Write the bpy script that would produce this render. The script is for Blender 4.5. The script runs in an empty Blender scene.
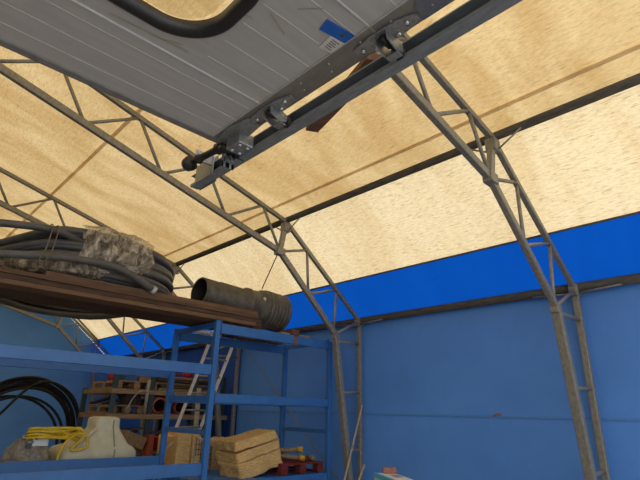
import bpy, bmesh, math, random
from mathutils import Vector, Matrix, noise
random.seed(7)
sc = bpy.context.scene
col = sc.collection
V3 = Vector
# ------------------------------------------------------------------ materials
def new_mat(name):
    m = bpy.data.materials.new(name); m.use_nodes = True
    nt = m.node_tree; nt.nodes.clear()
    return m, nt, nt.nodes, nt.links
def N(ns, t, **kw):
    n = ns.new(t)
    for k, v in kw.items():
        if k in n.inputs: n.inputs[k].default_value = v
        else: setattr(n, k, v)
    return n
def coords(ns, ls, scale, src='Object'):
    tc = ns.new('ShaderNodeTexCoord'); mp = ns.new('ShaderNodeMapping')
    mp.inputs['Scale'].default_value = scale
    ls.new(tc.outputs[src], mp.inputs['Vector'])
    return mp.outputs['Vector']
def ramp(ns, ls, fac, stops):
    r = ns.new('ShaderNodeValToRGB'); e = r.color_ramp.elements
    while len(e) < len(stops): e.new(0.5)
    for el, (p, c) in zip(e, stops):
        el.position = p; el.color = (*c, 1)
    ls.new(fac, r.inputs['Fac']); return r.outputs['Color']
def mixc(ns, ls, fac, a, b, mode='MIX'):
    m = ns.new('ShaderNodeMix'); m.data_type = 'RGBA'; m.blend_type = mode
    for sock, val in ((m.inputs[0], fac), (m.inputs[6], a), (m.inputs[7], b)):
        if hasattr(val, 'links'): ls.new(val, sock)
        elif isinstance(val, (int, float)): sock.default_value = val
        else: sock.default_value = (*val, 1)
    return m.outputs[2]
def simple(name, c0, c1=None, rough=.5, metal=0, scale=(6, 6, 6), nscale=4, bump=.0, bdist=.01, detail=4, spec=.5, lo=.35, hi=.65, trans=0):
    m, nt, ns, ls = new_mat(name)
    c1 = c1 or tuple(x*.75 for x in c0)
    vec = coords(ns, ls, scale)
    n = N(ns, 'ShaderNodeTexNoise', Scale=nscale, Detail=detail, Roughness=.6); ls.new(vec, n.inputs['Vector'])
    colr = ramp(ns, ls, n.outputs['Fac'], [(lo, c0), (hi, c1)])
    p = N(ns, 'ShaderNodeBsdfPrincipled'); p.inputs['Roughness'].default_value = rough
    p.inputs['Metallic'].default_value = metal; p.inputs['Specular IOR Level'].default_value = spec
    ls.new(colr, p.inputs['Base Color'])
    if bump:
        b = N(ns, 'ShaderNodeBump', Strength=bump, Distance=bdist); ls.new(n.outputs['Fac'], b.inputs['Height']); ls.new(b.outputs[0], p.inputs['Normal'])
    out = ns.new('ShaderNodeOutputMaterial')
    if trans:
        t = N(ns, 'ShaderNodeBsdfTranslucent'); ls.new(colr, t.inputs['Color'])
        mx = N(ns, 'ShaderNodeMixShader'); mx.inputs[0].default_value = trans
        ls.new(p.outputs[0], mx.inputs[1]); ls.new(t.outputs[0], mx.inputs[2]); ls.new(mx.outputs[0], out.inputs[0])
    else:
        ls.new(p.outputs[0], out.inputs[0])
    return m

def tarp_mat(name, light, dark, stain, tfac, dashes=.7):
    """woven coated tarpaulin that lets daylight through"""
    m, nt, ns, ls = new_mat(name)
    v1 = coords(ns, ls, (30, 6, 30))
    n1 = N(ns, 'ShaderNodeTexNoise', Scale=2.0, Detail=7, Roughness=.75); ls.new(v1, n1.inputs['Vector'])
    v2 = coords(ns, ls, (.42, 1.15, .42))
    n2 = N(ns, 'ShaderNodeTexNoise', Scale=1.6, Detail=5, Roughness=.55, Distortion=.6); ls.new(v2, n2.inputs['Vector'])
    v4 = coords(ns, ls, (34, 5, 34))
    n4 = N(ns, 'ShaderNodeTexNoise', Scale=2.0, Detail=3, Roughness=.6); ls.new(v4, n4.inputs['Vector'])
    v3 = coords(ns, ls, (40, 40, 40))
    n3 = N(ns, 'ShaderNodeTexNoise', Scale=3, Detail=2); ls.new(v3, n3.inputs['Vector'])
    weave = ramp(ns, ls, n1.outputs['Fac'], [(.25, dark), (.56, light)])
    st = ramp(ns, ls, n2.outputs['Fac'], [(.36, stain), (.60, (1, 1, 1))])
    c = mixc(ns, ls, .85, weave, st, 'MULTIPLY')
    dash = ramp(ns, ls, n4.outputs['Fac'], [(.30, (.50, .44, .36)), (.43, (1, 1, 1))])
    c = mixc(ns, ls, dashes, c, dash, 'MULTIPLY')
    fine = ramp(ns, ls, n3.outputs['Fac'], [(.3, (.9, .9, .9)), (.7, (1, 1, 1))])
    c = mixc(ns, ls, 1.0, c, fine, 'MULTIPLY')
    d = N(ns, 'ShaderNodeBsdfDiffuse'); t = N(ns, 'ShaderNodeBsdfTranslucent')
    ls.new(c, d.inputs['Color']); ls.new(c, t.inputs['Color'])
    mx = N(ns, 'ShaderNodeMixShader'); mx.inputs[0].default_value = tfac
    ls.new(d.outputs[0], mx.inputs[1]); ls.new(t.outputs[0], mx.inputs[2])
    out = ns.new('ShaderNodeOutputMaterial'); ls.new(mx.outputs[0], out.inputs[0])
    return m

M = {}
M['tarp'] = tarp_mat('cream_tarpaulin', (.90, .75, .475), (.62, .48, .275), (.89, .83, .73), .23)
M['tarp_upper'] = tarp_mat('yellowed_tarpaulin', (.88, .655, .33), (.60, .43, .20), (.77, .67, .53), .23, .5)
M['tarp_strip'] = tarp_mat('cream_tarpaulin_weld', (.94, .80, .54), (.72, .58, .37), (.86, .80, .70), .45)
M['tarp_blue'] = tarp_mat('blue_tarpaulin', (.003, .082, .46), (.0025, .074, .43), (.88, .9, .93), .22, .05)
M['wall'] = simple('blue_wall_sheet', (.115, .32, .82), (.095, .275, .73), .45, scale=(.5, .35, .35), nscale=2.2, detail=5, spec=.3)
M['wall_far'] = simple('deep_blue_tarpaulin', (.012, .085, .42), (.01, .07, .36), .5, scale=(.5, .35, .35))
M['wall_seam'] = simple('wall_seam', (.095, .275, .64), (.08, .24, .57), .6)
M['gable'] = simple('blue_gable_sheet', (.11, .31, .74), (.09, .26, .65), .5, scale=(.5, .5, .5), nscale=2, spec=.25)
M['concrete'] = simple('concrete', (.42, .40, .37), (.30, .29, .27), .85, scale=(1, 1, 1), nscale=3, bump=.2)
M['gravel'] = simple('yard_gravel', (.40, .37, .33), (.28, .26, .23), .95, scale=(4, 4, 4), nscale=6, bump=.4)
M['door'] = simple('mill_aluminium_sheet', (.62, .63, .645), (.55, .56, .575), .45, .2, scale=(1.2, 9, 3), nscale=3, detail=6, spec=.4)
M['bead'] = simple('highlight_bead_aluminium', (.62, .62, .61), (.5, .5, .49), .45, .2)
M['stile'] = simple('door_end_stile_steel', (.30, .29, .28), (.24, .235, .23), .42, .4, scale=(8, 4, 3))
M['rubber'] = simple('black_rubber', (.012, .012, .014), (.02, .02, .022), .35, bump=.1, scale=(20, 20, 20))
M['seal'] = simple('grey_seal', (.27, .27, .27), (.2, .2, .205), .5)
M['galv'] = simple('galvanised_tube', (.30, .285, .24), (.20, .19, .16), .5, .3, scale=(9, 9, 5), nscale=4, detail=6)
M['purlin'] = simple('weathered_steel_tube', (.125, .112, .09), (.075, .067, .055), .95, 0, spec=0, scale=(9, 2, 9), nscale=3)
M['track'] = simple('galvanised_track', (.30, .335, .37), (.22, .25, .28), .42, .35, scale=(20, 6, 20), nscale=3)
M['bracket'] = simple('zinc_bracket', (.40, .42, .43), (.25, .265, .28), .35, .6, scale=(20, 20, 20))
M['dark_steel'] = simple('dark_steel', (.03, .03, .032), (.055, .052, .05), .4, .6)
M['bright'] = simple('joint_highlight', (.90, .90, .88), (.8, .8, .78), .4)
M['bolt'] = simple('bright_bolt', (.75, .76, .78), (.6, .6, .62), .25, .9)
M['rust_board'] = simple('rust_brown_board', (.22, .095, .04), (.12, .05, .022), .75, scale=(12, 3, 6), nscale=2, bump=.2)
M['rack'] = simple('blue_rack_paint', (.036, .15, .43), (.03, .128, .37), .42, scale=(3, 3, 3), nscale=2, spec=.4)
M['rack_scuff'] = simple('scuffed_rack_paint', (.038, .155, .43), (.031, .13, .37), .42, scale=(3, 2, 3), nscale=2)
def wood(name, a, b, scale=(1.2, 14, 14), bump=.25):
    return simple(name, a, b, .8, scale=scale, nscale=2.5, bump=bump, bdist=.006, detail=7, spec=.2)
M['board_a'] = wood('brown_board', (.15, .088, .052), (.075, .042, .026))
M['board_b'] = wood('dark_brown_board', (.10, .06, .038), (.045, .028, .02))
M['board_c'] = wood('warm_brown_board', (.19, .115, .068), (.105, .06, .036))
M['timber'] = wood('pale_timber', (.36, .25, .14), (.22, .145, .08))
M['timber_y'] = wood('pale_timber_across', (.30, .20, .11), (.17, .11, .06), scale=(14, 1.2, 14))
M['lath'] = wood('lath_timber', (.55, .44, .33), (.40, .31, .23), scale=(14, 14, 1.5))
M['conduit'] = simple('grey_conduit', (.088, .088, .086), (.062, .062, .061), .5, scale=(3, 3, 3), nscale=3)
M['white_rim'] = simple('white_rim', (.55, .53, .48), None, .5)
M['black_pipe'] = simple('black_poly_pipe', (.010, .010, .010), (.017, .016, .015), .6, spec=.25)
M['corrug'] = simple('dusty_black_plastic', (.12, .105, .08), (.06, .053, .043), .55, scale=(3, 3, 3), nscale=3, detail=6)
M['corrug_in'] = simple('dark_pipe_inside', (.02, .018, .016), (.012, .011, .01), .7)
M['string'] = simple('jute_string', (.16, .13, .09), None, .9)
M['tank'] = simple('cloudy_plastic', (.80, .77, .58), (.70, .66, .46), .4, scale=(3, 3, 3), nscale=3, trans=.3)
M['tank_line'] = simple('green_scale_strip', (.30, .34, .16), None, .5)
M['yellow'] = simple('yellow_cable', (.72, .50, .018), (.55, .37, .012), .45)
M['bag'] = simple('grey_sheeting', (.34, .31, .27), (.17, .155, .135), .35, scale=(9, 9, 9), nscale=3, bump=.5, bdist=.03)
M['silver'] = simple('silver_valve', (.5, .5, .48), (.15, .15, .15), .3, .6, scale=(20, 20, 20))
M['wool'] = simple('mineral_wool', (.80, .54, .235), (.58, .37, .145), .95, scale=(8, 8, 26), nscale=2.5, bump=.9, bdist=.03, detail=8, spec=.05)
M['redpal'] = wood('red_painted_wood', (.20, .035, .03), (.11, .022, .018))
M['orange'] = simple('orange_plastic_pipe', (.40, .085, .03), (.30, .06, .022), .5)
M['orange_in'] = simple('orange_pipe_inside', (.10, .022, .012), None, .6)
M['yellow_cap'] = simple('yellow_cap', (.55, .31, .025), (.42, .24, .02), .5)
M['tube_tan'] = simple('tan_tube', (.27, .20, .10), (.18, .13, .07), .6)
M['green'] = simple('dark_green_post', (.035, .062, .065), (.025, .045, .048), .5)
M['ladder'] = simple('aluminium_ladder', (.90, .87, .80), (.80, .77, .70), .45, .0)
M['label_blue'] = simple('label_blue', (.012, .16, .68), (.012, .13, .6), .45)
M['label_white'] = simple('label_white', (.80, .80, .78), (.72, .72, .7), .5)
M['ink'] = simple('label_ink', (.10, .10, .11), None, .6)
M['film'] = simple('blue_film', (.12, .145, .24), (.19, .20, .235), .4, scale=(10, 10, 10))
M['scratch'] = simple('pale_scratch', (.52, .47, .36), (.38, .35, .28), .6)
M['carton'] = simple('white_carton', (.80, .77, .68), (.70, .67, .58), .6)
M['carton_cyan'] = simple('cyan_print', (.10, .50, .78), (.08, .45, .70), .5)
M['brick'] = simple('pink_brick', (.36, .17, .14), (.24, .11, .095), .85)
M['red'] = simple('red_paint', (.42, .022, .03), (.3, .016, .02), .5)
M['blue_obj'] = simple('blue_plastic', (.03, .11, .30), None, .5)
M['sack'] = simple('dark_sack', (.085, .062, .042), (.035, .026, .018), .9, scale=(10, 10, 10), bump=.6, bdist=.03)
M['grey_pole'] = simple('pale_grey_pole', (.36, .33, .28), (.26, .23, .19), .6)
M['table'] = simple('dark_table_steel', (.05, .06, .08), None, .6)
M['cardboard'] = simple('cardboard', (.32, .22, .12), (.24, .16, .085), .8)
def film_mat():
    m, nt, ns, ls = new_mat('plastic_film')
    vec = coords(ns, ls, (5, 5, 2.6))
    n = N(ns, 'ShaderNodeTexNoise', Scale=2.4, Detail=5, Roughness=.55, Distortion=1.3); ls.new(vec, n.inputs['Vector'])
    c = ramp(ns, ls, n.outputs['Fac'], [(.34, (.30, .25, .18)), (.5, (.52, .45, .35)), (.66, (.88, .82, .70))])  # pale end of the ramp paints highlights onto the crinkles
    d = N(ns, 'ShaderNodeBsdfPrincipled', Roughness=.18); ls.new(c, d.inputs['Base Color'])
    b = N(ns, 'ShaderNodeBump', Strength=.8, Distance=.04); ls.new(n.outputs['Fac'], b.inputs['Height']); ls.new(b.outputs[0], d.inputs['Normal'])
    t = N(ns, 'ShaderNodeBsdfTranslucent'); ls.new(c, t.inputs['Color'])
    tr = N(ns, 'ShaderNodeBsdfTransparent')
    m1 = N(ns, 'ShaderNodeMixShader'); m1.inputs[0].default_value = .45; ls.new(d.outputs[0], m1.inputs[1]); ls.new(t.outputs[0], m1.inputs[2])
    al = ns.new('ShaderNodeMapRange'); al.inputs['From Min'].default_value = .35; al.inputs['From Max'].default_value = .65
    al.inputs['To Min'].default_value = .62; al.inputs['To Max'].default_value = .12; ls.new(n.outputs['Fac'], al.inputs['Value'])
    m2 = N(ns, 'ShaderNodeMixShader'); ls.new(al.outputs[0], m2.inputs[0]); ls.new(m1.outputs[0], m2.inputs[1]); ls.new(tr.outputs[0], m2.inputs[2])
    o = ns.new('ShaderNodeOutputMaterial'); ls.new(m2.outputs[0], o.inputs[0])
    return m
M['film_wrap'] = film_mat()
def pane_mat():
    m, nt, ns, ls = new_mat('clear_acrylic')
    tr = N(ns, 'ShaderNodeBsdfTransparent'); tr.inputs['Color'].default_value = (.93, .91, .86, 1)
    g = N(ns, 'ShaderNodeBsdfGlossy', Roughness=.08)
    mx = N(ns, 'ShaderNodeMixShader'); mx.inputs[0].default_value = .07
    ls.new(tr.outputs[0], mx.inputs[1]); ls.new(g.outputs[0], mx.inputs[2])
    o = ns.new('ShaderNodeOutputMaterial'); ls.new(mx.outputs[0], o.inputs[0])
    return m
M['pane'] = pane_mat()

# ------------------------------------------------------------------ mesh builder
class MB:
    def __init__(self): self.v = []; self.f = []; self.s = []; self.mi = []; self.cur = 0
    def add(self, vs, fs, smooth=False):
        b = len(self.v); self.v += [tuple(p) for p in vs]
        for f in fs:
            self.f.append([b+i for i in f]); self.s.append(smooth); self.mi.append(self.cur)
        return self
    def box(self, x0, x1, y0, y1, z0, z1):
        return self.add([(x, y, z) for x in (x0, x1) for y in (y0, y1) for z in (z0, z1)],
            [(0, 1, 3, 2), (4, 6, 7, 5), (0, 4, 5, 1), (2, 3, 7, 6), (0, 2, 6, 4), (1, 5, 7, 3)])
    def obox(self, c, size, R):
        c = V3(c); h = [s/2 for s in size]
        vs = [c + R @ V3((sx*h[0], sy*h[1], sz*h[2])) for sx in (-1, 1) for sy in (-1, 1) for sz in (-1, 1)]
        return self.add(vs, [(0, 1, 3, 2), (4, 6, 7, 5), (0, 4, 5, 1), (2, 3, 7, 6), (0, 2, 6, 4), (1, 5, 7, 3)])
    def bar(self, p, q, w, h, up=(0, 0, 1)):
        """box from p to q: w sideways, h along up"""
        p, q = V3(p), V3(q); d = (q-p); L = d.length; d.normalize()
        s = d.cross(V3(up)).normalized(); u = s.cross(d)
        R = Matrix((d, s, u)).transposed()
        return self.obox((p+q)/2, (L, w, h), R)
    def tube(self, pts, r, n=12, closed=False, caps=True, square=False):
        pts = [V3(p) for p in pts]; m = len(pts)
        rs = r if isinstance(r, (list, tuple)) else [r]*m
        tang = []
        for i in range(m):
            a = pts[i-1] if (i > 0 or closed) else pts[i]
            b = pts[(i+1) % m] if (i < m-1 or closed) else pts[i]
            tang.append((b-a).normalized())
        t0 = tang[0]; ref = V3((0, 0, 1)) if abs(t0.z) < .9 else V3((1, 0, 0))
        nrm = (ref - t0*ref.dot(t0)).normalized()
        vs = []
        for i in range(m):
            t = tang[i]; nrm = (nrm - t*nrm.dot(t)).normalized(); bn = t.cross(nrm)
            for k in range(n):
                a = 2*math.pi*k/n
                vs.append(pts[i] + (nrm*math.cos(a) + bn*math.sin(a))*rs[i])
        fs = []
        for i in range(m if closed else m-1):
            j = (i+1) % m
            for k in range(n):
                fs.append((i*n+k, i*n+(k+1) % n, j*n+(k+1) % n, j*n+k))
        self.add(vs, fs, True)
        if caps and not closed:
            b = len(self.v)-len(vs)
            self.f.append([b+k for k in range(n)][::-1]); self.s.append(False); self.mi.append(self.cur)
            self.f.append([b+(m-1)*n+k for k in range(n)]); self.s.append(False); self.mi.append(self.cur)
        return self
    def chord(self, pts, w, d):
        """rectangular hollow section following a polyline in a plane y = const: w in the plane, d across it; mitred"""
        pts = [V3(p) for p in pts]; m = len(pts); vs = []
        for i in range(m):
            ds = []
            if i > 0: ds.append((pts[i]-pts[i-1]).normalized())
            if i < m-1: ds.append((pts[i+1]-pts[i]).normalized())
            t = sum(ds, V3()).normalized()
            nn = V3((-t.z, 0, t.x)); k = 1/max(.3, t.dot(ds[0]))
            for a, b in ((1, 1), (1, -1), (-1, -1), (-1, 1)):
                vs.append(pts[i] + nn*(a*w/2*k) + V3((0, b*d/2, 0)))
        fs = [(i*4+k, i*4+(k+1) % 4, i*4+4+(k+1) % 4, i*4+4+k) for i in range(m-1) for k in range(4)]
        fs += [(3, 2, 1, 0), tuple((m-1)*4+k for k in range(4))]
        return self.add(vs, fs)
    def lathe(self, p, q, prof, n=40, cap=False):
        """prof: (t along p->q in metres, radius) list"""
        p, q = V3(p), V3(q); d = (q-p).normalized()
        ref = V3((0, 0, 1)) if abs(d.z) < .9 else V3((1, 0, 0))
        a = (ref - d*ref.dot(d)).normalized(); b = d.cross(a); vs = []
        for t, r in prof:
            for k in range(n):
                an = 2*math.pi*k/n
                vs.append(p + d*t + (a*math.cos(an)+b*math.sin(an))*r)
        m = len(prof)
        fs = [(i*n+k, i*n+(k+1) % n, (i+1)*n+(k+1) % n, (i+1)*n+k) for i in range(m-1) for k in range(n)]
        self.add(vs, fs, True)
        if cap:
            bb = len(self.v)-len(vs)
            for off in (0, (m-1)*n):
                self.f.append([bb+off+k for k in range(n)]); self.s.append(False); self.mi.append(self.cur)
        return self
    def prism(self, poly, y0, y1, axis='y'):
        n = len(poly)
        def P(a, b, c): return {'y': (a, c, b), 'z': (a, b, c), 'x': (c, a, b)}[axis]
        vs = [P(a, b, y0) for a, b in poly] + [P(a, b, y1) for a, b in poly]
        return self.add(vs, [tuple(range(n))[::-1], tuple(range(n, 2*n))] + [(i, (i+1) % n, n+(i+1) % n, n+i) for i in range(n)])
    def build(self, name, mat, parent=None, bevel=0, sub=0):
        me = bpy.data.meshes.new(name)
        off = V3(parent['_o']) if parent is not None and '_o' in parent else V3()
        me.from_pydata([tuple(V3(v)-off) for v in self.v], [], self.f)
        for m in (mat if isinstance(mat, (list, tuple)) else [mat]): me.materials.append(M[m])
        me.polygons.foreach_set('use_smooth', self.s); me.polygons.foreach_set('material_index', self.mi)
        bm = bmesh.new(); bm.from_mesh(me); bmesh.ops.recalc_face_normals(bm, faces=bm.faces); bm.to_mesh(me); bm.free()
        me.update()
        o = bpy.data.objects.new(name, me); col.objects.link(o)
        if parent is not None:
            o.parent = parent
            if '_o' in parent: o['_o'] = parent['_o']
        if bevel:
            b = o.modifiers.new('Bevel', 'BEVEL'); b.width = bevel; b.segments = 2; b.limit_method = 'ANGLE'; b.angle_limit = math.radians(40)
        if sub:
            s = o.modifiers.new('Subdivision', 'SUBSURF'); s.levels = sub; s.render_levels = sub
        return o
def tag(o, label, cat, group=None):
    o['label'] = label; o['category'] = cat
    if group: o['group'] = group
    return o
def thing(name, loc, label, cat, group=None):
    o = bpy.data.objects.new(name, None); col.objects.link(o); o.location = loc; o['_o'] = tuple(loc)
    o.empty_display_size = .1
    return tag(o, label, cat, group)
def struct(o, label=None, cat=None):
    o['kind'] = 'structure'
    if label: tag(o, label, cat)
    return o
def catmull(pts, k=8, closed=False):
    pts = [V3(p) for p in pts]; n = len(pts); out = []
    for i in range(n if closed else n-1):
        p0 = pts[i-1] if (i > 0 or closed) else pts[0]; p1 = pts[i]; p2 = pts[(i+1) % n]
        p3 = pts[(i+2) % n] if (i+2 < n or closed) else pts[-1]
        for j in range(k):
            t = j/k
            out.append(.5*((2*p1)+(-p0+p2)*t+(2*p0-5*p1+4*p2-p3)*t*t+(-p0+3*p1-3*p2+p3)*t**3))
    if not closed: out.append(pts[-1])
    return out

# ------------------------------------------------------------------ camera
cam = bpy.data.cameras.new('Camera'); co = bpy.data.objects.new('Camera', cam); col.objects.link(co)
right = V3((.71737, -.69630, .02328)).normalized(); down = V3((.256, .232, -.939))
down = (down - right*down.dot(right)).normalized(); fwd = right.cross(-down) * -1
if fwd.y < 0: fwd = -fwd
R = Matrix((right, -down, -fwd)).transposed()
co.matrix_world = Matrix.Translation((0, 0, 1.6)) @ R.to_4x4()
cam.sensor_width = 36; cam.lens = 473.13/640*36; cam.clip_start = .02; cam.clip_end = 500
sc.camera = co

# ------------------------------------------------------------------ setting
VF, VB = -2.6, 16.05          # open front end, gable end
RIDGE = -1.5
SL = .272
def roof_z(u): return 4.38 + .272*(4.30-u) + .105
K = (4.37, roof_z(4.37)); E_ = (6.12, 3.03); RG = (RIDGE, roof_z(RIDGE))
def lerp(a, b, t): return (a[0]+(b[0]-a[0])*t, a[1]+(b[1]-a[1])*t)
SEAM = lerp(E_, K, .41)
def mir(p): return (2*RIDGE-p[0], p[1])
def sheet(p, q, y0, y1, nu=10, nv=40, amp=0.0):
    m = MB(); vs = []
    for j in range(nv+1):
        for i in range(nu+1):
            t = i/nu; y = y0+(y1-y0)*j/nv
            u, z = lerp(p, q, t)
            w = amp*noise.noise(V3((u*.8, y*.5, 3.1)))*math.sin(math.pi*t)
            vs.append((u, y, z+w))
    m.add(vs, [(j*(nu+1)+i, j*(nu+1)+i+1, (j+1)*(nu+1)+i+1, (j+1)*(nu+1)+i) for j in range(nv) for i in range(nu)], True)
    return m
def merged(*ms, mi=None):
    r = MB()
    for k, m in enumerate(ms):
        r.cur = mi[k] if mi else 0
        r.add(m.v, m.f, True)
    return r
ceil = struct(merged(sheet(SEAM, K, VF, VB-.025, 6, 40, .03), sheet(K, RG, VF, VB-.025, 16, 40, .03), sheet(RG, mir(K), VF, VB-.025, 16, 40), sheet(mir(K), mir(SEAM), VF, VB-.025, 6, 40), mi=(0, 1, 1, 0)).build('ceiling', ('tarp', 'tarp_upper')),
    'cream translucent tarpaulin roof stretched over the steel trusses', 'tent roof')
for a in (4.05, 1.82):        # overlapping weld strips: a second layer of the same tarpaulin
    MB().add([(a-.024, VF, roof_z(a-.024)-.02), (a+.024, VF, roof_z(a+.024)-.02), (a+.024, VB-.025, roof_z(a+.024)-.02), (a-.024, VB-.025, roof_z(a-.024)-.02)], [(0, 1, 2, 3)]).build('seam_strip', 'tarp_strip', ceil)
band = struct(merged(sheet(E_, SEAM, VF, VB-.025, 4, 40, .02)).build('wall_right_upper', 'tarp_blue'), 'bright blue translucent tarpaulin band between the cream roof and the eave tube', 'tarpaulin band')
e = MB(); e.tube([(SEAM[0]-.02, VF, SEAM[1]-.02), (SEAM[0]-.02, VB-.025, SEAM[1]-.02)], .014, 8)
e.build('edge_cord', 'purlin', band)
struct(merged(sheet(mir(E_), mir(SEAM), VF, VB-.025, 4, 20)).build('wall_left_upper', 'tarp_blue'), 'blue tarpaulin band along the far side eave', 'tarpaulin band')
wr = MB(); wr.box(6.09, 6.15, VF, 8.76, 0, 3.10)
wr = struct(wr.build('wall_right', 'wall'), 'blue sheeted side wall behind the truss columns', 'wall')
wf = MB(); wf.box(6.09, 6.15, 8.76, VB, 0, 3.10)
struct(wf.build('wall_right_far', 'wall_far'), 'deep blue tarpaulin side wall behind the green shelving', 'wall')
s = MB(); s.box(6.08, 6.095, VF, 8.76, 1.605, 1.63); s.build('wall_seam', 'wall_seam', wr)
s = MB(); s.tube(catmull([(6.087, 2.98, 1.635), (6.083, 3.02, 1.647), (6.083, 3.06, 1.63), (6.087, 3.10, 1.625)], 4), [.003]+[.013]*11+[.003], 6)
s.build('tear_mark', 'brick', wr)
struct(MB().box(-9.15, -9.09, VF, VB, 0, 3.13).build('wall_left', 'wall'), 'blue sheeted side wall on the far side of the tent', 'wall')
g = MB(); g.prism([(6.12, 0), (6.12, 3.13), (E_[0], E_[1]-.03), (K[0], K[1]-.03), (RIDGE, RG[1]-.03), (mir(K)[0], K[1]-.03), (mir(E_)[0], E_[1]-.03), (-9.12, 0)], VB, VB+.04)
gw = struct(g.build('wall_back', 'gable'), 'blue tarpaulin gable wall at the end of the tent', 'wall')
s = MB()
for zz in (2.45, 4.3): s.box(-8.9, 6.05, VB-.012, VB+.002, zz, zz+.03)
s.build('wall_seam', 'wall_seam', gw)
struct(MB().box(-9.15, 6.15, VF, VB+.04, -.12, 0).build('floor', 'concrete'), 'grey concrete floor slab', 'floor')
struct(MB().add([(-70, -70, -.13), (70, -70, -.13), (70, 90, -.13), (-70, 90, -.13)], [(0, 1, 2, 3)]).build('ground', 'gravel'), 'gravel yard around the tent', 'ground')
# lacing rope at the gable edge
pts = []
n = 150
for i in range(n+1):
    t = i/n
    u = 6.0-(6.0-2.0)*t
    if u > K[0]: z = E_[1]+(K[1]-E_[1])*(E_[0]-u)/(E_[0]-K[0])
    else: z = roof_z(u)
    pts.append((u, VB-.03 if i % 2 else VB+.0, z-.012))
tag(MB().tube(pts, .014, 6).build('lacing_rope', 'string'), 'thin lacing rope zigzagging along the gable roof edge', 'rope')

# ------------------------------------------------------------------ trusses
def truss(v, oe, ok, so, ie, ik, si, ib, label):
    t = thing('roof_truss', (oe[0], v, 0), label, 'truss', 'roof trusses')
    def oz(u): return ok[1]+so*(ok[0]-u)
    def iz(u): return ik[1]+si*(ik[0]-u)
    rid = RIDGE
    def m2(p): return (2*rid-p[0], v, p[1])
    O = [(oe[0], v, 0), (oe[0], v, oe[1]), (ok[0], v, ok[1]), (rid, v, oz(rid))]
    O += [m2(ok), m2(oe), (2*rid-oe[0], v, 0)]
    I = [(ib, v, 0), (ie[0], v, ie[1]), (ik[0], v, ik[1]), (rid, v, iz(rid)), m2(ik), m2(ie), (2*rid-ib, v, 0)]
    MB().chord(O[1:-1], .064, .06).build('outer_chord', 'galv', t, .01)
    MB().chord(I[1:-1], .086, .065).build('inner_chord', 'galv', t, .012)
    for a, b in ((O[0], O[1]), (O[-1], O[-2])): MB().chord([a, b], .066, .074).build('column_post', 'galv', t, .01)
    for a, b in ((I[0], I[1]), (I[-1], I[-2])): MB().chord([a, b], .085, .098).build('column_post', 'galv', t, .012)
    P = lambda p: (p[0], v, p[1])
    def brace(a, b, r=.021): MB().tube([P(a), P(b)], r, 8).build('brace', 'galv', t)
    # roof web (Warren)
    ou, iu, d = ok[0]-.46, ik[0], 1.0
    iu2 = ik[0]-1.0
    nodes = [('i', ik[0])]
    k = 0
    while True:
        uo = ok[0]-.46-.995*k; ui = ik[0]-.99*(k+1)
        if uo < rid: break
        nodes.append(('o', uo)); nodes.append(('i', ui)); k += 1
    pt = lambda q: (q[1], oz(q[1])) if q[0] == 'o' else (q[1], iz(q[1]))
    for a, b in zip(nodes, nodes[1:]): brace(pt(a), pt(b))
    # knuckle strut and gusset plates
    MB().bar(P(ok), P(ik), .075, .06, (0, 1, 0)).build('knuckle_strut', 'galv', t, .006)
    MB().box(ik[0]-.075, ik[0]+.075, v-.05, v+.05, ik[1]-.06, ik[1]+.05).build('gusset_plate', 'galv', t, .008)
    MB().box(ok[0]-.06, ok[0]+.07, v-.055, v+.055, ok[1]-.17, ok[1]-.03).build('gusset_plate', 'galv', t, .008)
    # knee web
    L = lambda a, b, f: (a[0]+(b[0]-a[0])*f, a[1]+(b[1]-a[1])*f)
    o1, o2, i1 = L(ok, oe, .27), L(ok, oe, .67), L(ik, ie, .5)
    for a, b in ((ik, o1), (o1, i1), (i1, o2), (o2, L(ik, ie, .97)), (ie, oe)): brace(a, b)
    # eave gusset and purlin stays
    MB().box(oe[0]-.07, oe[0]+.05, v-.05, v+.05, oe[1]-.09, oe[1]+.05).build('gusset_plate', 'galv', t, .008)
    MB().box(ie[0]-.06, ie[0]+.06, v-.045, v+.045, ie[1]-.07, ie[1]+.02).build('gusset_plate', 'galv', t, .008)
    for sgn in (-1, 1):
        MB().tube([(ok[0]+.02, v+sgn*.03, ok[1]-.16), (ok[0]+.03, v+sgn*.30, ok[1]+.0)], .010, 6).build('purlin_stay', 'galv', t)
        MB().tube([(oe[0]-.03, v+sgn*.03, oe[1]-.06), (oe[0]-.02, v+sgn*.5, oe[1]-.03)], .012, 6).build('purlin_stay', 'galv', t)
    # column rungs
    for z in (2.70, 1.93, 1.10, .28):
        f = z/ie[1]; ui = ib+(ie[0]-ib)*f
        brace((ui, z-.02), (oe[0], z), .022)
    # foot plates
    MB().box(ib-.12, oe[0]+.08, v-.1, v+.1, 0, .015).build('foot_plate', 'galv', t, .003)
    return t
truss(1.86, (6.0, 3.07), (4.21, 4.345), .215, (5.31, 2.74), (4.08, 3.82), .245, 5.72, 'galvanised lattice truss nearest the camera, crossing behind the door track at the right')
stdT = ((6.0, 3.08), (4.30, 4.38), .272, (5.42, 2.79), (4.21, 3.87), .272, 5.87)
truss(5.28, *stdT, 'galvanised lattice truss whose column stands beside the right end of the blue rack')
truss(8.76, *stdT, 'galvanised lattice truss passing just above the grey conduit coil, its column behind the ladder')
truss(12.21, *stdT, 'galvanised lattice truss seen under the brown boards against the blue tarpaulin band')
truss(15.66, *stdT, 'galvanised lattice truss standing flat against the blue gable wall')
tag(MB().tube([(4.325, VF, 4.415), (4.325, VB-.1, 4.415)], .047, 14).build('roof_purlin', 'purlin'), 'long round steel tube running along the roof at the truss knuckles', 'purlin')
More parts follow.
